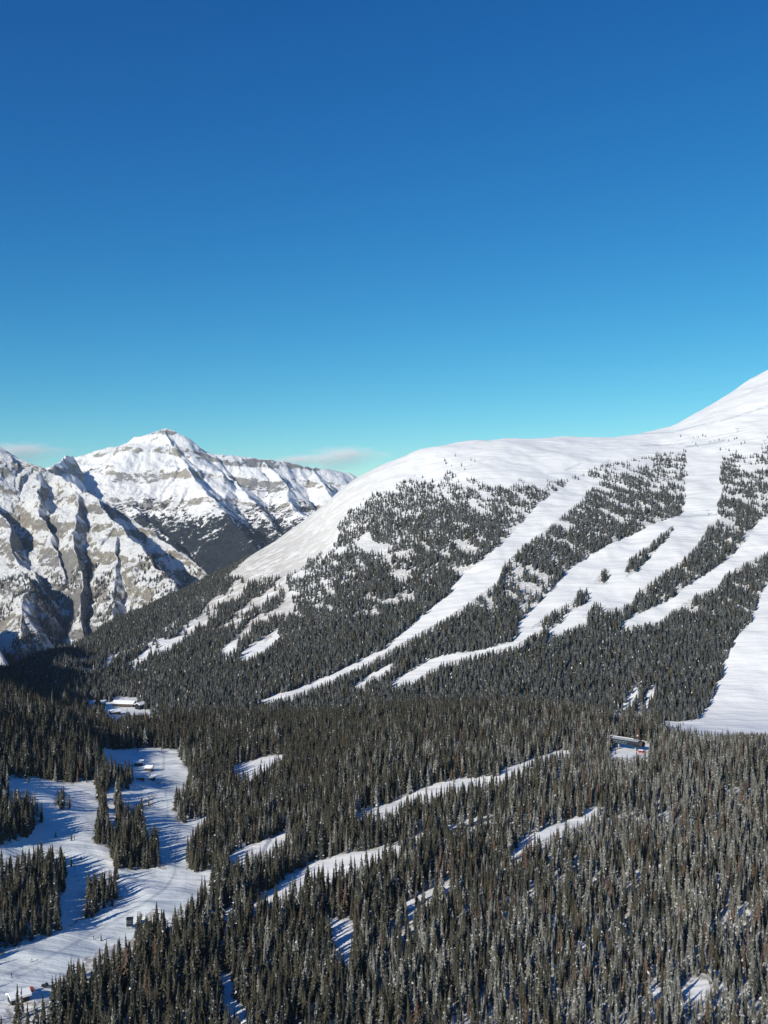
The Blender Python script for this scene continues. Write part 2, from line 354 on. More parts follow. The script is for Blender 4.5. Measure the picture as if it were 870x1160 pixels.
TLX = np.array([p[0] for p in TREELINE], float); TLY = np.array([p[1] for p in TREELINE], float)
NOSE = [(310,606),(252,657),(245,670),(221,688),(200,705),(172,722),(148,739),(128,743),(79,748),(78,757),(110,758),(138,756),(168,760),(200,735),(240,718),(262,712),(270,735),(300,728),(320,709),(335,690),(322,655),(345,632),(373,624),(385,590),(395,575),(430,555),(500,520),(430,500),(380,540)]
PATCH = [[(375,629),(397,608),(418,603),(423,615),(432,618),(466,605),(473,612),(466,626),(445,632),(400,626),(383,630)],
         [(510,543),(548,530),(575,540),(560,552),(530,556),(505,566),(500,560)],
         [(570,650),(600,640),(625,655),(622,676),(590,682),(570,676)],
         [(735,690),(745,685),(750,700),(740,705)]]

def open_mask(px, py, skip=()):
    m = np.zeros(px.shape, bool)
    for k, p in OPEN.items():
        if not k.startswith(skip or ('#',)): m |= inpoly(px, py, p)
    for p in ISLES: m &= ~inpoly(px, py, p)
    return m
def density(px, py, X, Y, Z, hpx):
    """0..1 chance of a tree rooted at this ground point"""
    d = np.full(px.shape, 1.0)
    jx = px + fbm(X / 15, Y / 15, 31, 2) * 2.0; 
    jit = fbm(X / 18, Y / 18, 33, 2) * np.where(Y > 1000, 2.0, 5.0)
    for k in (0.0, 0.36, 0.68):
        d = np.where(open_mask(jx, py + jit * 0.6 - k * hpx, ('gully', 'shade', 'hole', 'near_four', 'near_six', 'near_one', 'near_two') if k > 0.5 else ('gully',)), 0.0, d)
    for k in (0.0, 0.6): d = np.where(open_mask(jx, py - k * hpx, tuple(q for q in OPEN if not q.startswith('gully'))), d * 0.3, d)
    for k in (0.0, 0.6): d = np.where(inpoly(jx, py - k * hpx, OPEN['gully_rim']), d * 0.30, d)
    tl = np.interp(px, TLX, TLY)
    far = Y > 1020
    above = (py < tl + 4 + jit * 2) & far
    outl = above & (py > tl - 16) & (((px > 400) & (px < 540)) | (px > 770)) & (fbm(X / 12, Y / 12, 49, 2) > 0.2)
    d = np.where(above, np.where(outl, 0.25, 0.0), d)
    # thin the upper edge of the wood, most of all on the right
    edge = np.clip((py - tl) / np.where(px > 690, 44.0, np.where(px > 490, 26.0, 10.0)), 0, 1)
    cl = fbm(X / 26, Y / 26, 41, 3); cl2 = fbm(X / 14 + Y / 40, Y / 34, 47, 2)
    d = np.where(far & (edge < 1), d * np.clip(0.10 + 0.9 * edge ** 1.3 + cl2 * 1.3, 0, 1), d)
    for p in PATCH:
        d = np.where(inpoly(px, py, p), d * np.clip(0.02 + cl2 * 1.2, 0, 1), d)
    # windblown nose with slanting tree stripes
    ns = inpoly(jx, py, NOSE)
    s = (py * 0.80 + px * 0.60) + fbm(px / 22, py / 22, 44, 2) * 9
    stripe = np.sin(s / 22.0 * 2 * np.pi) > 0.15
    low = (py > 655 - 0.0 * px) & (px < 322)
    d = np.where(ns, np.where(low & stripe, np.clip(0.9 + cl, 0, 1), np.where(low, 0.05, 0.0)), d)
    # loose, gappy wood on the steep upper middle slope
    mid = far & (px > 330) & (py < 700)
    d = np.where(mid, d * np.clip(0.93 + cl2 * np.where((px < 530) & (py < 612), 0.9, 1.9), 0.0, 1), d)
    near = ~far
    g = fbm(X / 30, Y / 30, 51, 3)
    d = np.where(near, d * np.clip(1.05 + g * 0.85, 0.40, 1), d)
    return d

# ---- ground mesh
uc = np.concatenate([np.linspace(-2600, -140, 90)[:-1], np.arange(-140, 1010, 2.2), np.linspace(1012, 3600, 90)])
ly = np.concatenate([np.linspace(math.log(20), math.log(250), 40)[:-1], np.linspace(math.log(250), math.log(3100), 620)[:-1], np.linspace(math.log(3100), math.log(12000), 50)])
U, LYg = np.meshgrid(uc, ly, indexing='ij'); Yg = np.exp(LYg); Xg = (U - 435) / F * Yg; Zg = H(Xg, Yg)
pxg, pyg = proj(Xg, Yg, Zg)
om = open_mask(pxg, pyg)
tlg = np.interp(pxg, TLX, TLY)
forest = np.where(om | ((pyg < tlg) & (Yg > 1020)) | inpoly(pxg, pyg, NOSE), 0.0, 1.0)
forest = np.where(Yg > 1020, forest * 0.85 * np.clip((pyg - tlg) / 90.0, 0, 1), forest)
TRACKS_AND_SHADOW = [(0.9,[(186,850),(184,880),(189,905),(190,925),(186,935)]),(1.3,[(203,935),(199,965),(198,990),(188,1006),(150,1032),(90,1066),(40,1092),(0,1106)]),
 (0.8,[(196,935),(192,965),(191,985)]),(0.9,[(75,962),(68,972),(58,985)]),(0.7,[(86,960),(84,985),(90,1000)]),(0.9,[(108,1051),(116,1046)]),(1.0,[(0,1118),(30,1103),(44,1097)]),  # last streak is an off-frame tree's shadow painted into the snow colour
 (0.9,[(777,506),(800,504),(820,499)]),(1.0,[(768,586),(790,584),(812,583)]),(0.5,[(668,540),(690,521)]),(0.6,[(640,533),(658,525)]),(0.5,[(700,492),(760,490),(830,473),(870,460)]),(0.5,[(726,505),(775,503)])]
track = np.zeros_like(forest)
for wd_, ln_ in TRACKS_AND_SHADOW:
    for a_, b_ in zip(ln_[:-1], ln_[1:]):
        L2 = (b_[0] - a_[0]) ** 2 + (b_[1] - a_[1]) ** 2
        t_ = np.clip(((pxg - a_[0]) * (b_[0] - a_[0]) + (pyg - a_[1]) * (b_[1] - a_[1])) / L2, 0, 1)
        dd = np.hypot(pxg - (a_[0] + t_ * (b_[0] - a_[0])), pyg - (a_[1] + t_ * (b_[1] - a_[1])))
        track = np.maximum(track, np.clip(1.6 - dd / wd_, 0, 1) * 0.8)
track = np.where((Yg > 3000), 0, track)
nose_f = inpoly(pxg, pyg, NOSE) | ((pyg < tlg + 5) & (pxg < 470) & (Yg > 1400))
scour = np.where(nose_f, np.clip(1.05 - (pxg - 270) / 190, 0, 1) * np.clip((pxg - 180) / 60, 0, 1) * 0.82, 0.0)
groom = np.zeros_like(forest)
for k in ('run_main', 'run_inner', 'lot', 'lobe', 'slope', 'gap_b'):
    groom = np.where(inpoly(pxg, pyg, OPEN[k]) & (pxg < 260), 1.0, groom)
steep = inpoly(pxg, pyg, [(0,880),(112,880),(113,925),(100,945),(80,925),(50,915),(0,895)])
groom = np.where(steep, 0.0, groom)
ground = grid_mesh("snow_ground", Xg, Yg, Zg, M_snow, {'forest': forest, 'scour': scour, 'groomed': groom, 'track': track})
tag(ground, kind='structure')

# ------------------------------------------------------------------ rocky mountains built from descending ridges
def P3(px, py, Y): return ((px - 435) / F * Y, Y, -(py - 580) * Y / F)
def ridges(X, Y, lines, k, base):
    Z = np.full(X.shape, base, float); dmin = np.full(X.shape, 1e9); S = np.zeros(X.shape); acc = 0.0
    for ln in lines:
        kk = ln[0]; pts = [P3(*p) for p in ln[1]]
        for a, b in zip(pts[:-1], pts[1:]):
            ax, ay, az = a; bx, by, bz = b; L2 = (bx - ax) ** 2 + (by - ay) ** 2
            t = np.clip(((X - ax) * (bx - ax) + (Y - ay) * (by - ay)) / L2, 0, 1)
            dx = X - (ax + t * (bx - ax)); dy = Y - (ay + t * (by - ay)); d = np.hypot(dx, dy)
            lee = -(dx * SD[0] + dy * SD[1]) / np.maximum(d, 1.0)
            z = az + t * (bz - az) - kk * (1.08 + 0.40 * np.maximum(lee, 0)) * d      # lee sides fall away steeper
            S = np.where(z > Z, acc + t * math.sqrt(L2), S); acc += math.sqrt(L2)
            dmin = np.where(z > Z, d, dmin); Z = np.maximum(Z, z)
    return Z, dmin, S
def mountain(name, lines, base, u0, u1, nu, y0, y1, ny, scale, mat, seed, terr, warp):
    uu = np.concatenate([np.linspace(u0, -60, 70)[:-1], np.linspace(-60, u1, nu)]); yy = np.exp(np.linspace(math.log(y0), math.log(y1), ny))
    U, Y = np.meshgrid(uu, yy, indexing='ij'); X = (U - 435) / F * Y
    s = scale
    wx = fbm(X / (180 * s), Y / (180 * s), seed, 4) * warp * s; wy = fbm(X / (180 * s), Y / (180 * s), seed + 9, 4) * warp * s
    Z, d, S = ridges(X + wx, Y + wy, lines, None, base)
    fl = ridged(S / (70 * s) + wx / (60 * s), d / (420 * s) + 3.3, seed + 20, 4)
    Z = Z + (fl - 0.62) * np.clip(d / (110 * s), 0, 1) * (70 if s < 1.5 else 36) * s * np.clip((Z - base) / (100 * s), 0, 1)
    up = np.clip((Z - base) / (120 * s), 0, 1)
    fall = np.clip(d / (60 * s), 0.25, 1)
    Z = Z + (ridged(X / (150 * s), Y / (150 * s), seed + 3, 5) - 0.62) * (75 if s < 1.5 else 34) * s * up * fall
    Z = Z + fbm(X / (40 * s), Y / (40 * s), seed + 5, 4) * 9 * s * up
    # ledges of dipping strata
    zz = Z + X * 0.10 + fbm(X / (300 * s), Y / (300 * s), seed + 7, 3) * 35 * s
    per = 62.0 * s
    ph = zz / per - np.floor(zz / per)
    st = np.where(ph < 0.6, ph * 0.5 / 0.6, 0.5 + (ph - 0.6) * 0.5 / 0.4)
    Z = Z + (st - ph) * per * terr * up
    return grid_mesh(name, X, Y, Z, mat)
LEFT = [
 (0.80, [(-700,330,4600),(-300,400,4000),(-100,455,3700),(-30,482,3550),(0,500,3500),(14,514,3480),(35,526,3450),(60,537,3400),(85,552,3330),(100,560,3300),(115,567,3330)]),
 (0.95, [(95,556,3280),(112,575,3180),(132,592,3060),(152,612,2940),(172,640,2820),(193,662,2720)]),
 (0.85, [(115,568,3400),(152,588,3340),(186,614,3260),(230,645,3180),(262,668,3120)]),
 (1.00, [(84,556,3280),(82,580,3130),(80,610,3000),(84,640,2880),(88,668,2760),(98,705,2640),(105,735,2540)]),
 (1.00, [(-40,500,3480),(-15,560,3250),(5,590,3080),(22,620,2960),(38,648,2860),(48,672,2740),(55,700,2640)]),
 (1.00, [(35,530,3430),(45,565,3260),(55,600,3080),(60,628,2960),(66,650,2880)]),
 (1.00, [(-60,600,3050),(-20,625,2880),(10,640,2760),(28,655,2660),(34,690,2540),(28,725,2440),(20,760,2330)]),
 (0.90, [(132,592,3060),(130,630,2900),(135,670,2740),(140,700,2640)]),
 (1.0, [(-160,640,2700),(-90,660,2500),(-40,690,2380),(-10,730,2280)]),
]
FAR = [
 (0.62, [(-500,520,7600),(-200,540,7500),(30,536,7450),(60,528,7400),(78,517,7300),(100,512,7250),(120,506,7200),(150,495,7100),(180,484,7000),(200,492,7000),(225,506,7100),(240,515,7150),(270,514,7200),(300,519,7300),(330,524,7500),(350,530,7600),(370,530,7800),(395,536,8000),(450,560,8500),(560,590,9000)]),
 (0.62, [(180,484,7000),(192,505,6800),(208,525,6600),(220,542,6350),(238,560,6050),(262,590,5650),(290,622,5250)]),
 (0.60, [(120,506,7200),(118,535,6850),(132,560,6400),(160,585,5950),(190,612,5500)]),
 (0.62, [(240,515,7150),(262,542,6800),(290,570,6400),(312,598,6000)]),
 (0.62, [(300,519,7300),(318,545,6900),(336,575,6400),(350,600,5900)]),
 (1.0, [(79,515,6700),(66,522,6300),(45,534,5900),(15,548,5500),(-30,570,5200)]),
 (0.62, [(350,530,7600),(372,552,7100),(395,585,6600)]),
]
M_rockL = rock_mat("cliff_rock_and_snow", 0.415, 1.0, -900.0, 0.0, 0.12)
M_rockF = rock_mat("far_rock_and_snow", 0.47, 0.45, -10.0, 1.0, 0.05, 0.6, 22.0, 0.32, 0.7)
mL = mountain("cliff_mountain", LEFT, -345, -900, 300, 480, 2150, 4600, 640, 1.0, M_rockL, 60, 0.75, 45)
tag(mL, kind='structure')
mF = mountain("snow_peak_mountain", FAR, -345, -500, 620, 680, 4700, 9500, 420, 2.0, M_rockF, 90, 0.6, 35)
tag(mF, kind='structure')

# ------------------------------------------------------------------ conifers
def crown_geo(seed, h=1.0, tiers=20, arms=8, R0=0.13, cap=0.0, base=0.04, lean=0.0, gap=0.0):
    """unit-height conifer crown: drooping branch sprays round an uneven spire; returns verts, faces, material index"""
    r = random.Random(seed); V = []; Fc = []; mi = []
    # ragged inner body
    seg = 6; rings = 6
    for i in range(rings + 1):
        z = base + (0.97 - base) * i / rings; rr = R0 * 0.55 * (1 - i / rings) ** 0.85 + 0.002
        for s in range(seg):
            a = 2 * math.pi * s / seg + i * 0.5; q = rr * r.uniform(0.7, 1.25)
            V.append((q * math.cos(a), q * math.sin(a), z + r.uniform(-.015, .015)))
    for i in range(rings):
        for s in range(seg):
            Fc.append((i * seg + s, i * seg + (s + 1) % seg, (i + 1) * seg + (s + 1) % seg, (i + 1) * seg + s)); mi.append(0)
    for i in range(tiers):
        f = i / (tiers - 1); z = base + (0.985 - base) * f ** 0.95
        prof = (1 - f) ** 0.8 * (0.75 + 0.25 * min(1, f / 0.12))
        rr = R0 * prof * r.uniform(0.75, 1.2) + 0.006
        n = max(4, int(arms * (0.55 + 0.45 * (1 - f))))
        a0 = r.uniform(0, 6.28)
        for k in range(n):
            if r.random() < gap: continue
            a = a0 + 2 * math.pi * (k + r.uniform(-.3, .3)) / n; L = rr * r.uniform(0.6, 1.3); wd = L * 0.42 + 0.010
            dz = L * r.uniform(0.25, 0.65) + 0.008; th = 0.022 * (1 - f) + 0.010
            ca, sa = math.cos(a), math.sin(a); zz = z + r.uniform(-.015, .015)
            b = len(V)
            V.append((0.1 * L * ca, 0.1 * L * sa, zz + 0.012))
            V.append((0.62 * L * ca - wd * sa * .6, 0.62 * L * sa + wd * ca * .6, zz - dz * 0.62 - th * 0.5))
            V.append((L * ca, L * sa, zz - dz))
            V.append((0.62 * L * ca + wd * sa * .6, 0.62 * L * sa - wd * ca * .6, zz - dz * 0.62 - th * 0.5))
            V.append((0.45 * L * ca, 0.45 * L * sa, zz - dz * 0.5 - th * 1.9))
            V.append((0.60 * L * ca, 0.60 * L * sa, zz - dz * 0.45 + 0.006))
            c = 1 if r.random() < cap else 0
            Fc += [(b, b + 1, b + 5), (b + 1, b + 2, b + 5), (b + 2, b + 3, b + 5), (b + 3, b, b + 5), (b, b + 4, b + 1), (b + 1, b + 4, b + 2), (b + 2, b + 4, b + 3), (b + 3, b + 4, b)]
            mi += [c, c, c, c, 0, 0, 0, 0]
    if lean:
        V = [(x + lean * z * z, y, z) for x, y, z in V]
    return V, Fc, mi
def small_geo(seed, R0=0.15, tiers=6, cap=0.01):
    """coarser crown for trees far up the slopes: overlapping ragged skirts"""
    r = random.Random(seed); V = []; Fc = []; mi = []
    for i in range(tiers):
        f = i / tiers; z = 0.03 + 0.97 * f; rr = R0 * (1 - f) ** 0.8 + 0.01; hh = 0.30 * (1 - f) + 0.10; n = 7; b = len(V)
        V.append((r.uniform(-.01, .01), r.uniform(-.01, .01), min(1.0, z + hh)))
        a0 = r.uniform(0, 6.28)
        for k in range(n):
            a = a0 + 2 * math.pi * k / n; q = rr * r.uniform(0.55, 1.35)
            V.append((q * math.cos(a), q * math.sin(a), z - 0.02 + r.uniform(-.035, .03)))
        for k in range(n):
            Fc.append((b, b + 1 + k, b + 1 + (k + 1) % n)); mi.append(1 if r.random() < cap else 0)
    return V, Fc, mi
def trunk_geo(rad=0.013, top=0.5, seg=5):
    V = []; Fc = []
    for z, q in ((-0.04, rad * 1.25), (0.05, rad), (top, rad * 0.5)):
        for s in range(seg):
            a = 2 * math.pi * s / seg; V.append((q * math.cos(a), q * math.sin(a), z))
    for i in range(2):
        for s in range(seg): Fc.append((i * seg + s, i * seg + (s + 1) % seg, (i + 1) * seg + (s + 1) % seg, (i + 1) * seg + s))
    return V, Fc
def me_of(name, V, Fc, mats, mi=None):
    me = bpy.data.meshes.new(name); me.from_pydata(V, [], Fc)
    for m in mats: me.materials.append(m)
    if mi is not None: me.polygons.foreach_set('material_index', mi)
    me.update(); return me
KINDS = ['olive', 'dark', 'frost', 'brown']
SH = [dict(R0=0.115, tiers=22, arms=8), dict(R0=0.145, tiers=20, arms=9), dict(R0=0.095, tiers=22, arms=7, gap=0.12), dict(R0=0.13, tiers=18, arms=8, gap=0.22, lean=0.03), dict(R0=0.165, tiers=17, arms=9), dict(R0=0.10, tiers=15, arms=6, gap=0.45, lean=0.06), dict(R0=0.19, tiers=14, arms=9)]
NS = len(SH)
CAP = {'olive': 0.006, 'dark': 0.01, 'frost': 0.03, 'brown': 0.01}
TV, TF = trunk_geo()
trunk_me = me_of("trunk", TV, TF, [M_bark])
crown_me = {}; protos = []
for ki, kd in enumerate(KINDS):
    for si, sp in enumerate(SH):
        p = dict(sp)
        if kd == 'frost': p['gap'] = p.get('gap', 0) + 0.18
        if kd == 'brown': p['gap'] = p.get('gap', 0) + 0.25; p['R0'] *= 0.85
        V, Fc, mi = crown_geo(100 + ki * 10 + si, cap=CAP[kd], **p)
        crown_me[(ki, si)] = me_of("crown", V, Fc, [M_ndl[kd], M_cap], mi)
        n = len(V)
        me = me_of("conifer_full", V + TV, Fc + [tuple(i + n for i in f) for f in TF], [M_ndl[kd], M_cap, M_bark], mi + [2] * len(TF))
        protos.append(bpy.data.objects.new("conifer_source", me))
NFULL = len(protos)
for si in range(5):
    V, Fc, mi = small_geo(500 + si, R0=(0.13, 0.16, 0.18, 0.14, 0.20)[si], tiers=(7, 6, 6, 7, 5)[si])
    protos.append(bpy.data.objects.new("conifer_source", me_of("conifer_small", V, Fc, [M_ndl['far'], M_cap], mi)))
for si in range(3):
    V, Fc, mi = small_geo(600 + si, R0=(0.13, 0.16, 0.18)[si], tiers=7, cap=0.01)
    protos.append(bpy.data.objects.new("conifer_source", me_of("conifer_small", V, Fc, [M_ndl['olive'], M_cap], mi)))

def scatter(x0, x1, y0, y1, sp):
    nx = int((x1 - x0) / sp); ny = int((y1 - y0) / sp)
    gx, gy = np.meshgrid(np.arange(nx), np.arange(ny), indexing='ij')
    X = x0 + (gx + rng.uniform(-.05, 1.05, gx.shape)) * sp; Y = y0 + (gy + rng.uniform(-.05, 1.05, gy.shape)) * sp
    return X.ravel(), Y.ravel()
def candidates():
    out = []
    for (y0, y1, sp) in ((255, 560, 3.05), (560, 1020, 3.2), (1020, 1500, 3.8), (1500, 2650, 4.2)):
        X, Y = scatter(-0.62 * y1, 0.60 * y1, y0, y1, sp)
        u = 435 + F * X / Y; k = (u > -130) & (u < 1010)
        out.append((X[k], Y[k]))
    return np.concatenate([o[0] for o in out]), np.concatenate([o[1] for o in out])
X, Y = candidates(); Z = H(X, Y); px, py = proj(X, Y, Z)
big = fbm(X / 70, Y / 70, 71, 3)
hgt = np.where(Y < 1020, 14.5 + big * 5, 13.0) * rng.uniform(0.62, 1.28, X.shape)
hgt = np.where(rng.random(X.shape) < 0.18, hgt * rng.uniform(0.35, 0.65, X.shape), hgt)
hgt = np.where(rng.random(X.shape) < 0.05, hgt * 1.3, hgt)
tl = np.interp(px, TLX, TLY)
up = np.clip((py - tl) / 120.0, 0, 1)
hgt = np.where(Y > 1020, hgt * (0.50 + 0.38 * up), hgt)
hgt = hgt * np.where(Y < 1020, 0.94 - 0.20 * np.clip((px - 330) / 330, 0, 1), 1.0)
dens = density(px, py, X, Y, Z, hgt * F / Y)
young = (Y < 1020) & (dens == 0) & (rng.random(X.shape) < np.clip(0.012 + 0.10 * (fbm(X / 20, Y / 20, 91, 2) - 0.25), 0.0, 0.08)) & open_mask(px, py) & ~inpoly(px, py, [(186,845),(210,848),(206,900),(204,930),(204,1000),(180,1030),(0,1112),(0,1085),(150,1020),(186,985),(190,930),(180,890)])
hgt = np.where(young, rng.uniform(2.0, 6.5, X.shape), hgt)
keep = (rng.random(X.shape) < dens) | young
X, Y, Z, px, py, hgt = [a[keep] for a in (X, Y, Z, px, py, hgt)]
n = len(X); rr = rng.random(n)
# kinds: olive and dark everywhere, frosted and brown trees growing in number to the right
right = np.clip((px - 380) / 420, 0, 1) * np.clip((1010 - Y) / 300, 0, 1)
patch = fbm(X / 45, Y / 45, 81, 2)
pf = np.clip(0.11 + 0.60 * right + patch * 0.30, 0.02, 0.75); pb = np.clip(0.02 + 0.09 * right - patch * 0.05, 0.01, 0.2)
kind = np.where(rr < pf, 2, np.where(rr < pf + pb, 3, np.where(rr < pf + pb + (1 - pf - pb) * 0.62, 0, 1)))
shape = rng.choice(NS, n, p=[.2, .2, .18, .14, .12, .09, .07])
idx = kind * NS + shape
far = Y > 1020
idx = np.where(far, NFULL + rng.integers(0, 5, n), idx)
idx = np.where(far & (rng.random(n) < 0.18), NFULL + 5 + rng.integers(0, 3, n), idx)
rot = rng.uniform(0, 6.28, n); wid = rng.uniform(0.85, 1.3, n)
hpx = hgt * F / Y
top = py - hpx
# trees that stand large and in view become things of their own
vis = (top < 1150) & (px > -4) & (px < 874) & (Y < 1020)
order = np.where(vis)[0]; order = order[np.argsort(-hpx[order])][:292]
ind = np.zeros(n, bool); ind[order] = True
print("TREES", n, "near", int((~far).sum()), "individuals", int(ind.sum()), "Y max ind", Y[ind].max())

# trees out of the frame's sides and on the hill, and sparse ones on the cliff mountain's foot
def points_obj(name, X, Y, Z, idx, rot, h, wid, label):
    me = bpy.data.meshes.new(name); m = len(X)
    me.vertices.add(m); me.vertices.foreach_set('co', np.stack([X, Y, Z - 0.25], -1).astype(np.float32).ravel())
    for nm, tp, a in (('pick', 'INT', idx.astype(np.int32)), ('turn', 'FLOAT', rot.astype(np.float32)), ('tall', 'FLOAT', h.astype(np.float32)), ('wide', 'FLOAT', (h * wid).astype(np.float32))):
        at = me.attributes.new(nm, tp, 'POINT'); at.data.foreach_set('value', a)
    me.update()
    o = bpy.data.objects.new(name, me); COL.objects.link(o)
    g = bpy.data.node_groups.new(name, 'GeometryNodeTree')
    g.interface.new_socket('Geometry', in_out='INPUT', socket_type='NodeSocketGeometry'); g.interface.new_socket('Geometry', in_out='OUTPUT', socket_type='NodeSocketGeometry')
    gi = g.nodes.new('NodeGroupInput'); go = g.nodes.new('NodeGroupOutput')
    gti = g.nodes.new('GeometryNodeGeometryToInstance')
    for p in reversed(protos):
        oi = g.nodes.new('GeometryNodeObjectInfo'); oi.inputs['Object'].default_value = p; oi.inputs['As Instance'].default_value = False
        g.links.new(oi.outputs['Geometry'], gti.inputs[0])
    iop = g.nodes.new('GeometryNodeInstanceOnPoints'); iop.inputs['Pick Instance'].default_value = True
    def at(nm, dt):
        a = g.nodes.new('GeometryNodeInputNamedAttribute'); a.data_type = dt; a.inputs['Name'].default_value = nm; return a.outputs['Attribute']
    cr = g.nodes.new('ShaderNodeCombineXYZ'); g.links.new(at('turn', 'FLOAT'), cr.inputs[2])
    cs = g.nodes.new('ShaderNodeCombineXYZ'); wv = at('wide', 'FLOAT')
    g.links.new(wv, cs.inputs[0]); g.links.new(wv, cs.inputs[1]); g.links.new(at('tall', 'FLOAT'), cs.inputs[2])
    g.links.new(gi.outputs[0], iop.inputs['Points']); g.links.new(gti.outputs[0], iop.inputs['Instance'])
    g.links.new(at('pick', 'INT'), iop.inputs['Instance Index']); g.links.new(cr.outputs[0], iop.inputs['Rotation']); g.links.new(cs.outputs[0], iop.inputs['Scale'])
    g.links.new(iop.outputs[0], go.inputs[0])
    md = o.modifiers.new("scatter", 'NODES'); md.node_group = g
    tag(o, label, 'forest', kind='stuff'); return o
k = ~ind & ~far
points_obj("valley_forest", X[k], Y[k], Z[k], idx[k], rot[k], hgt[k], wid[k], "dense olive and frosted conifer forest covering the valley floor in front")
k = ~ind & far
# stunted conifers clinging to the foot of the cliff mountain
mv = np.empty(len(mL.data.vertices) * 3, np.float32); mL.data.vertices.foreach_get('co', mv); mv = mv.reshape(-1, 3)
mpx, mpy = proj(mv[:, 0], mv[:, 1], mv[:, 2])
cl_ = fbm(mv[:, 0] / 60, mv[:, 1] / 60, 77, 3)
q = np.where((mpx > -60) & (mpx < 235) & (mpy > 640 - (mpx - 100) * 0.15) & (mv[:, 1] > 2250) & (rng.random(len(mv)) < np.clip(0.045 + 0.22 * cl_, 0, 1)))[0]
mv = mv[q] + rng.uniform(-4, 4, (len(q), 3)) * np.array([1, 1, 0]); print("cliff trees", len(q))
points_obj("cliff_forest", mv[:, 0], mv[:, 1], mv[:, 2] - 1, rng.integers(NFULL, NFULL + 5, len(q)), rng.uniform(0, 6, len(q)), rng.uniform(7, 15, len(q)), rng.uniform(0.9, 1.5, len(q)), "scattered dark conifers on the snowy foot of the cliff mountain")
points_obj("slope_forest", X[k], Y[k], Z[k], idx[k], rot[k], hgt[k], wid[k], "dark conifer forest on the mountain slope between the ski runs")

# individuals
G = "conifers standing in the nearest part of the forest"
NOUN = {0: "olive green conifer", 1: "dark green conifer", 2: "frosted grey conifer", 3: "rusty brown dying conifer"}
def region(p):
    if p < 150: return "at the bottom left below the groomed run"
    if p < 265: return "left of the narrow clearing at the bottom"
    if p < 400: return "in front of the blue shaded clearing"
    if p < 560: return "in the packed wood at bottom centre"
    if p < 720: return "left of the small snowy gaps, bottom"
    return "beside the small snowy gaps, bottom right"
first = {}
for i in np.where(ind)[0]:
    kd = int(kind[i]); sh = int(shape[i])
    t = empty("conifer", (X[i], Y[i], Z[i] - 0.25), rot[i]); t.scale = (hgt[i] * wid[i], hgt[i] * wid[i], hgt[i])
    size = ("tall " if hgt[i] > 17 else ("short " if hgt[i] < 11 else "middling ")) + ("broad " if SH[sh]['R0'] * wid[i] > 0.145 else ("slim " if SH[sh]['R0'] * wid[i] < 0.112 else ""))
    tag(t, size + NOUN[kd] + " " + region(px[i]), "conifer", G)
    for nm, me in (("crown", crown_me[(kd, sh)]), ("trunk", trunk_me)):
        c = bpy.data.objects.new(nm, me); COL.objects.link(c); c.parent = t

# ------------------------------------------------------------------ haze and clouds
def box_obj(name, lo, hi, mat):
    (x0, y0, z0), (x1, y1, z1) = lo, hi
    V = [(x0,y0,z0),(x1,y0,z0),(x1,y1,z0),(x0,y1,z0),(x0,y0,z1),(x1,y0,z1),(x1,y1,z1),(x0,y1,z1)]
    return mesh_from(name, V, [(0,3,2,1),(4,5,6,7),(0,1,5,4),(1,2,6,5),(2,3,7,6),(3,0,4,7)], mat)
hm = bpy.data.materials.new("haze"); hm.use_nodes = True; t = hm.node_tree; t.nodes.clear()
o_ = t.nodes.new('ShaderNodeOutputMaterial'); pv = t.nodes.new('ShaderNodeVolumePrincipled')
pv.inputs['Color'].default_value = (0.72, 0.86, 1.0, 1); pv.inputs['Density'].default_value = 1.6e-5; pv.inputs['Anisotropy'].default_value = 0.1
t.links.new(pv.outputs[0], o_.inputs['Volume'])
hz = box_obj("haze", (-34000, -500, -420), (44000, 12100, 680), hm); tag(hz, kind='stuff')

def cloud_mat():
    m = bpy.data.materials.new("cloud_vapour"); m.use_nodes = True; t = m.node_tree; t.nodes.clear()
    o = t.nodes.new('ShaderNodeOutputMaterial'); v = t.nodes.new('ShaderNodeVolumePrincipled'); v.inputs['Anisotropy'].default_value = -0.3; v.inputs['Color'].default_value = (1, 1, 1, 1)
    tc = N(t, 'ShaderNodeTexCoord'); mp = N(t, 'ShaderNodeMapping'); mp.inputs['Scale'].default_value = (1.6, 1.6, 1.6); t.links.new(tc.outputs['Object'], mp.inputs[0])
    nz = noise(t, mp.outputs[0], 1.0, 4, 0.6)
    ln = t.nodes.new('ShaderNodeVectorMath'); ln.operation = 'LENGTH'; t.links.new(tc.outputs['Object'], ln.inputs[0])
    f = math_(t, 'SUBTRACT', 1.0, ln.outputs['Value']); f = math_(t, 'ADD', math_(t, 'MULTIPLY', f, 0.9), math_(t, 'MULTIPLY', math_(t, 'SUBTRACT', nz, 0.62), 2.0), clamp=True)
    t.links.new(math_(t, 'MULTIPLY', f, 0.0035), v.inputs['Density']); t.links.new(v.outputs[0], o.inputs['Volume']); return m
M_cloud = cloud_mat()
import bmesh
bm = bmesh.new(); bmesh.ops.create_icosphere(bm, subdivisions=3, radius=1.0); cme = bpy.data.meshes.new("cloud"); bm.to_mesh(cme); bm.free(); cme.materials.append(M_cloud)
for (cx, cy, wx_, wz_, lab) in ((384,517,60,17,"bright wispy cloud low over the gap between the mountains"),(335,521,42,8,"thin faint cloud strip left of the brighter low cloud"),(12,512,75,16,"pale thin cloud veil low behind the cliff mountain")):
    c = bpy.data.objects.new("cloud", cme); COL.objects.link(c); D = 21000
    c.location = P3(cx, cy, D); c.scale = (wx_ / F * D, 900, wz_ / F * D); tag(c, lab, "cloud", "low clouds on the horizon")

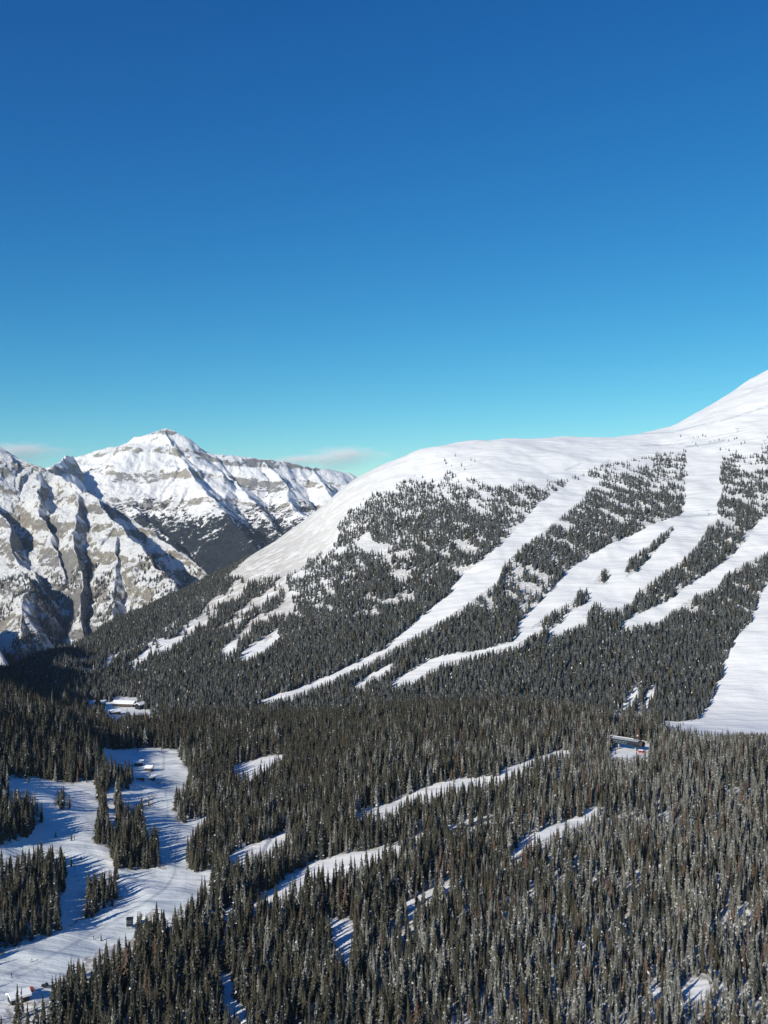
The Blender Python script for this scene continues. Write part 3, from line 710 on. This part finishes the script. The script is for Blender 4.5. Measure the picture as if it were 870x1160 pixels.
# ------------------------------------------------------------------ buildings, lift and people
def hit(px, py, y0=300.0, y1=2700.0):
    Yr = np.linspace(y0, y1, 6000); Xr = (px - 435) / F * Yr; Zr = -(py - 580) / F * Yr
    below = H(Xr, Yr) >= Zr; i = int(np.argmax(below)); return float(Xr[i]), float(Yr[i]), float(H(Xr[i:i+1], Yr[i:i+1])[0])
class MB:
    def __init__(s): s.V = []; s.F = []
    def box(s, c, d, rz=0.0, taper=1.0, rx=0.0, ry=0.0):
        b = len(s.V); M = Euler((rx, ry, rz)).to_matrix()
        for z in (-1, 1):
            for x, y in ((-1, -1), (1, -1), (1, 1), (-1, 1)):
                k = taper if z > 0 else 1.0
                s.V.append(tuple(Vector(c) + M @ Vector((x * d[0] / 2 * k, y * d[1] / 2 * k, z * d[2] / 2))))
        s.F += [(b, b+3, b+2, b+1), (b+4, b+5, b+6, b+7), (b, b+1, b+5, b+4), (b+1, b+2, b+6, b+5), (b+2, b+3, b+7, b+6), (b+3, b, b+4, b+7)]; return s
    def prism(s, prof, x0, x1):                    # profile in y,z extruded along x
        b = len(s.V); n = len(prof)
        for x in (x0, x1):
            for y, z in prof: s.V.append((x, y, z))
        s.F.append(tuple(b + i for i in range(n))[::-1]); s.F.append(tuple(b + n + i for i in range(n)))
        for i in range(n): s.F.append((b + i, b + (i + 1) % n, b + n + (i + 1) % n, b + n + i))
        return s
    def tube(s, p, q, r, seg=8, r2=None):
        p = Vector(p); q = Vector(q); r2 = r if r2 is None else r2; M = (q - p).to_track_quat('Z', 'Y').to_matrix(); b = len(s.V)
        for c, rr_ in ((p, r), (q, r2)):
            for i in range(seg):
                a = 2 * math.pi * i / seg; s.V.append(tuple(c + M @ Vector((rr_ * math.cos(a), rr_ * math.sin(a), 0))))
        for i in range(seg): s.F.append((b + i, b + (i + 1) % seg, b + seg + (i + 1) % seg, b + seg + i))
        s.F.append(tuple(b + i for i in range(seg))[::-1]); s.F.append(tuple(b + seg + i for i in range(seg))); return s
    def build(s, name, mat, parent=None, smooth=False): return mesh_from(name, s.V, s.F, mat, parent, smooth)
M_wood = plain("brown_timber", (0.06, 0.045, 0.037)); M_dark = plain("dark_paint", (0.018, 0.022, 0.032), 0.45); M_green = plain("teal_steel", (0.035, 0.075, 0.085), 0.4)
M_red = plain("orange_red_paint", (0.36, 0.065, 0.04), 0.5); M_roofsnow = plain("roof_snow", (0.82, 0.83, 0.85), var=0.05); M_steel = plain("grey_steel", (0.30, 0.32, 0.34), 0.4)
M_glass = plain("dark_glass", (0.02, 0.03, 0.045), 0.12); M_skin = plain("skin", (0.5, 0.33, 0.25)); M_concrete = plain("concrete", (0.33, 0.32, 0.31))
M_blue = plain("pale_blue_panel", (0.22, 0.32, 0.40), 0.4)

# chairlift top station on its snowy knoll
sx_, sy_, sz_ = hit(712, 850, 500, 900)
st = empty("chairlift_station", (sx_, sy_, sz_), R(-40)); tag(st, "long dark chairlift station with a grey roof on the snowy knoll among trees", "lift station")
hb = 3.6
oval = [(2.9 * math.cos(a) , hb + 2.3 + 2.2 * math.sin(a)) for a in [2 * math.pi * i / 18 for i in range(18)]]
MB().prism(oval, -13, 9.5).build("canopy", M_dark, st, False)
rf = MB().prism([(-3.1, hb + 4.0), (-3.1, hb + 4.25), (0, hb + 5.0), (3.1, hb + 4.25), (3.1, hb + 4.0), (0, hb + 4.7)], -15.5, 8.8).build("roof", M_steel, st)
MB().prism([(-0.2, hb + 5.02), (-0.2, hb + 5.3), (2.9, hb + 4.6), (2.9, hb + 4.32)], -15, 4).build("roof_snow", M_roofsnow, rf)
for x in (-9.0, -6.4, -3.8, -1.2): 
    f_ = MB().box((x, -2.93, hb + 2.1), (2.1, 0.16, 1.5)).build("window", M_blue, st); MB().box((x, -3.04, hb + 2.1), (1.8, 0.08, 1.2)).build("pane", M_glass, f_)
for x in (-7.5, 5.5): MB().box((x, 0, hb / 2 - 0.5), (1.3, 1.6, hb + 1.2), taper=0.8).build("pillar", M_concrete, st)
MB().prism([(y * 0.93, hb + 2 + (z - hb - 2) * 0.93) for y, z in oval], 9.5, 11.5).build("bullwheel_housing", M_wood, st)
MB().tube((6.0, 0, hb - 0.3), (6.0, 0, hb + 0.2), 2.4, 20).build("bullwheel", M_green, st)
MB().box((11.4, -3.6, 1.5), (3.4, 2.4, 2.0)).build("operator_booth", M_red, st)
MB().box((11.4, -3.6, 2.62), (3.7, 2.7, 0.22)).build("booth_roof", M_roofsnow, st)
MB().box((11.4, -4.84, 1.8), (2.0, 0.08, 0.7)).build("booth_window", M_glass, st)
MB().prism([(-1.5,2.2),(1.5,2.2),(1.5,2.6),(-1.5,2.6)], 13.8, 24).build("exit_ramp", M_steel, st)
MB().tube((-12, 0, hb - 0.5), (-10.5, 0, hb + 0.6), 0.35).build("strut", M_steel, st)

def cabin(loc, rz, L, W_, Hh, wall, label, grp=None, rise=0.45, name="snow_roofed_cabin"):
    t = empty(name, loc, rz); tag(t, label, "building", grp)
    MB().box((0, 0, Hh / 2 - 1), (L, W_, Hh + 2)).build("wall", wall, t)
    e = 0.7; h2 = (W_ / 2 + e) * rise; th = 0.7
    MB().prism([(-W_/2 - e, Hh - e * rise + 0.02), (0, Hh + h2 - e * rise + 0.02), (W_/2 + e, Hh - e * rise + 0.02), (W_/2 + e, Hh - e * rise + th), (0.0, Hh + h2 - e * rise + th * 1.15), (-W_/2 - e, Hh - e * rise + th)], -L/2 - e, L/2 + e).build("roof", M_roofsnow, t)
    MB().prism([(-W_/2 + .01, Hh + 0.005), (W_/2 - .01, Hh + 0.005), (0, Hh + (W_/2) * rise - 0.03)], -L/2 + .02, L/2 - .02).build("gable", wall, t)
    nwin = max(1, int(L / 4))
    for k in range(nwin):
        x = -L/2 + (k + 0.5) * L / nwin
        f_ = MB().box((x, -W_/2 - 0.04, Hh * 0.55), (1.5, 0.1, 1.2)).build("window", M_steel, t); MB().box((x, -W_/2 - 0.11, Hh * 0.55), (1.2, 0.05, 0.95)).build("pane", M_glass, f_)
    MB().box((L/2 + 0.04, 0, 1.1), (0.1, 1.1, 2.2)).build("door", M_dark, t)
    return t
GL = "lodge buildings in the far valley clearing"
x, y, z = hit(141, 800, 900, 1500); cabin((x, y, z), R(-8), 23, 9, 3.6, M_wood, "long brown lodge with a white snow roof in the far valley clearing", GL, name="lodge")
x, y, z = hit(159, 803, 900, 1500); cabin((x, y, z), R(60), 9, 7, 5.0, M_dark, "small dark tall lodge right of the long brown lodge", GL, name="lodge")
x, y, z = hit(112, 799, 900, 1500); cabin((x, y, z), R(12), 14, 7, 3.2, M_wood, "low snow covered lodge left of the long brown lodge", GL, name="lodge")
x, y, z = hit(130, 809, 900, 1500); cabin((x, y, z), R(35), 10, 7, 3.0, M_wood, "small lodge below the long brown lodge, at the clearing's foot", GL, name="lodge")
GC = "cabins where the groomed run ends"
x, y, z = hit(157, 867, 600, 1000); cabin((x, y, z), R(10), 6.5, 4.5, 2.6, M_wood, "brown snow roofed cabin at the head of the run, farthest back", GC)
x, y, z = hit(169, 873, 600, 1000); cabin((x, y, z), R(-5), 5, 4, 2.6, M_wood, "smallest snow roofed cabin, right beside the groomed run", GC)
x, y, z = hit(159, 883, 600, 1000); cabin((x, y, z), R(5), 5.5, 3, 1.9, plain("faded_red", (0.30, 0.09, 0.08)), "low faded red cabin nearest the snowy mound by the run", GC)
x, y, z = hit(172, 883, 600, 1000); cabin((x, y, z), R(5), 4.5, 3, 1.8, M_dark, "low dark cabin right of the faded red one", GC)
x, y, z = hit(21, 1134, 300, 600); cabin((x, y, z), R(38), 6.5, 4.8, 2.4, M_dark, "dark shed under a thick snow roof at the lower left corner", None, 0.4, name="snow_covered_shed")
x, y, z = hit(147, 1052, 300, 600)
h_ = empty("lift_hut", (x, y, z), R(6)); tag(h_, "dark tall boxy hut at the edge of the groomed run beside the wood", "hut")
MB().box((0, 0, 3.0), (2.7, 2.4, 3.2)).build("cabin", M_dark, h_); MB().box((0, 0, 4.72), (3.1, 2.8, 0.22)).build("roof", M_dark, h_)
for a, b in ((-1.1, -1), (1.1, -1), (-1.1, 1), (1.1, 1)): MB().box((a, b * 0.95, 0.45), (0.22, 0.22, 1.9)).build("leg", M_steel, h_)
f_ = MB().box((0, -1.22, 3.3), (1.7, 0.08, 1.1)).build("window", M_steel, h_); MB().box((0, -1.28, 3.3), (1.5, 0.06, 0.9)).build("pane", M_glass, f_)

def groomer(loc, rz, body, label, s=1.0):
    t = empty("snow_groomer", loc, rz, s); tag(t, label, "snow vehicle")
    MB().box((0, 0, 1.05), (4.2, 1.9, 0.7)).build("body", body, t)
    c_ = MB().box((0.9, 0, 1.95), (1.7, 1.8, 1.1), taper=0.82).build("cab", body, t); MB().box((1.5, 0, 2.0), (0.5, 1.66, 0.6)).build("windscreen", M_glass, c_)
    for s_ in (-1, 1):
        pr = [(-2.1, 0.35), (-1.8, 0.0), (1.8, 0.0), (2.1, 0.35), (1.8, 0.75), (-1.8, 0.75)]
        b = MB(); 
        for yv in (s_ * 0.75, s_ * 1.45):
            for xx, zz in pr: b.V.append((xx, yv, zz))
        b.F = [tuple(range(6)), tuple(range(6, 12))[::-1]] + [(i, 6 + i, 6 + (i + 1) % 6, (i + 1) % 6) for i in range(6)]
        b.build("track", M_dark, t)
    MB().box((2.7, 0, 0.55), (0.25, 3.4, 0.9), rx=0).build("blade", M_steel, t)
    return t
x, y, z = hit(34, 1123, 300, 600); groomer((x, y, z), R(30), M_red, "red snow groomer beside the snow covered shed", 0.62)
x, y, z = hit(51, 1118, 300, 600); groomer((x, y, z), R(-20), M_dark, "dark blue parked snow vehicle right of the red groomer", 0.62)

def lift_tower(loc, rz, hh, label):
    t = empty("lift_tower", loc, rz); tag(t, label, "lift tower", "chairlift towers on the open slope")
    MB().tube((0, 0, -1), (0, 0, hh), 0.55, 10, 0.35).build("pole", M_steel, t); MB().box((0, 0, hh + 0.15), (6.5, 0.6, 0.5)).build("crossarm", M_steel, t)
    for s_ in (-1, 1): MB().box((s_ * 3.0, 0, hh - 0.35), (0.35, 3.4, 0.5)).build("sheave_assembly", M_dark, t)
x, y, z = hit(802, 584, 1200, 2600); lift_tower((x, y, z), 0.1, 9, "grey lift tower at the foot of the straight steep run")
x, y, z = hit(835, 490, 1600, 2800); lift_tower((x, y, z), 0.1, 9, "grey lift tower alone on the bare summit snow")
x, y, z = hit(866, 503, 1600, 2800); lift_tower((x, y, z), 0.1, 8, "small lift tower at the right edge above the treeline")

def person_mesh(seed):
    J = {'pelvis': (0, 0, .92, .13), 'chest': (0, -.04, 1.28, .17), 'neck': (0, -.03, 1.48, .07), 'head': (0, -.05, 1.64, .105), 'top': (0, -.04, 1.72, .08)}
    for s_, n_ in ((-1, 'l'), (1, 'r')):
        J['hip' + n_] = (s_ * .11, 0, .86, .10); J['knee' + n_] = (s_ * .15, -.10, .50, .07); J['ank' + n_] = (s_ * .16, .0, .10, .055); J['toe' + n_] = (s_ * .17, -.17, .05, .05)
        J['sh' + n_] = (s_ * .20, -.03, 1.40, .08); J['elb' + n_] = (s_ * .33, -.05, 1.15, .055); J['wr' + n_] = (s_ * .36, -.27, 1.05, .04); J['hand' + n_] = (s_ * .36, -.35, 1.06, .045)
    E = [('pelvis', 'chest'), ('chest', 'neck'), ('neck', 'head'), ('head', 'top')]
    for n_ in 'lr': E += [('pelvis', 'hip' + n_), ('hip' + n_, 'knee' + n_), ('knee' + n_, 'ank' + n_), ('ank' + n_, 'toe' + n_), ('chest', 'sh' + n_), ('sh' + n_, 'elb' + n_), ('elb' + n_, 'wr' + n_), ('wr' + n_, 'hand' + n_)]
    ks = list(J); me = bpy.data.meshes.new("person"); me.from_pydata([J[k][:3] for k in ks], [(ks.index(a), ks.index(b)) for a, b in E], [])
    o = bpy.data.objects.new("person", me); COL.objects.link(o); md = o.modifiers.new("skin", 'SKIN')
    for i, k in enumerate(ks): me.skin_vertices[0].data[i].radius = (J[k][3],) * 2
    me.skin_vertices[0].data[0].use_root = True
    sb = o.modifiers.new("sub", 'SUBSURF'); sb.levels = sb.render_levels = 1
    dg = bpy.context.evaluated_depsgraph_get(); m2 = bpy.data.meshes.new_from_object(o.evaluated_get(dg)); bpy.data.objects.remove(o); return m2
pm = person_mesh(1)
M_suit = plain("dark_ski_suit", (0.03, 0.035, 0.06)); M_suit2 = plain("grey_ski_suit", (0.10, 0.10, 0.12))
for (ppx, ppy, mt, lab, rz) in ((13, 1107, M_suit, "person in dark ski clothes standing on skis near the snow roofed shed", 0.6), (36, 1090, M_suit2, "person in grey ski clothes alone on the open groomed run", 2.2), (106, 1064, M_suit, "person in dark ski clothes on the run near the boxy hut", 1.3)):
    x, y, z = hit(ppx, ppy, 300, 600); me = pm.copy(); me.materials.clear(); me.materials.append(mt)
    p = bpy.data.objects.new("person", me); COL.objects.link(p); p.location = (x, y, z + 0.03); p.rotation_euler = (0, 0, rz); tag(p, lab, "person", "skiers on the groomed run")
    for s_ in (-1, 1):
        sk = MB().box((s_ * .17, -.1, 0.0), (.09, 1.7, .03)).build("ski", M_dark, p)
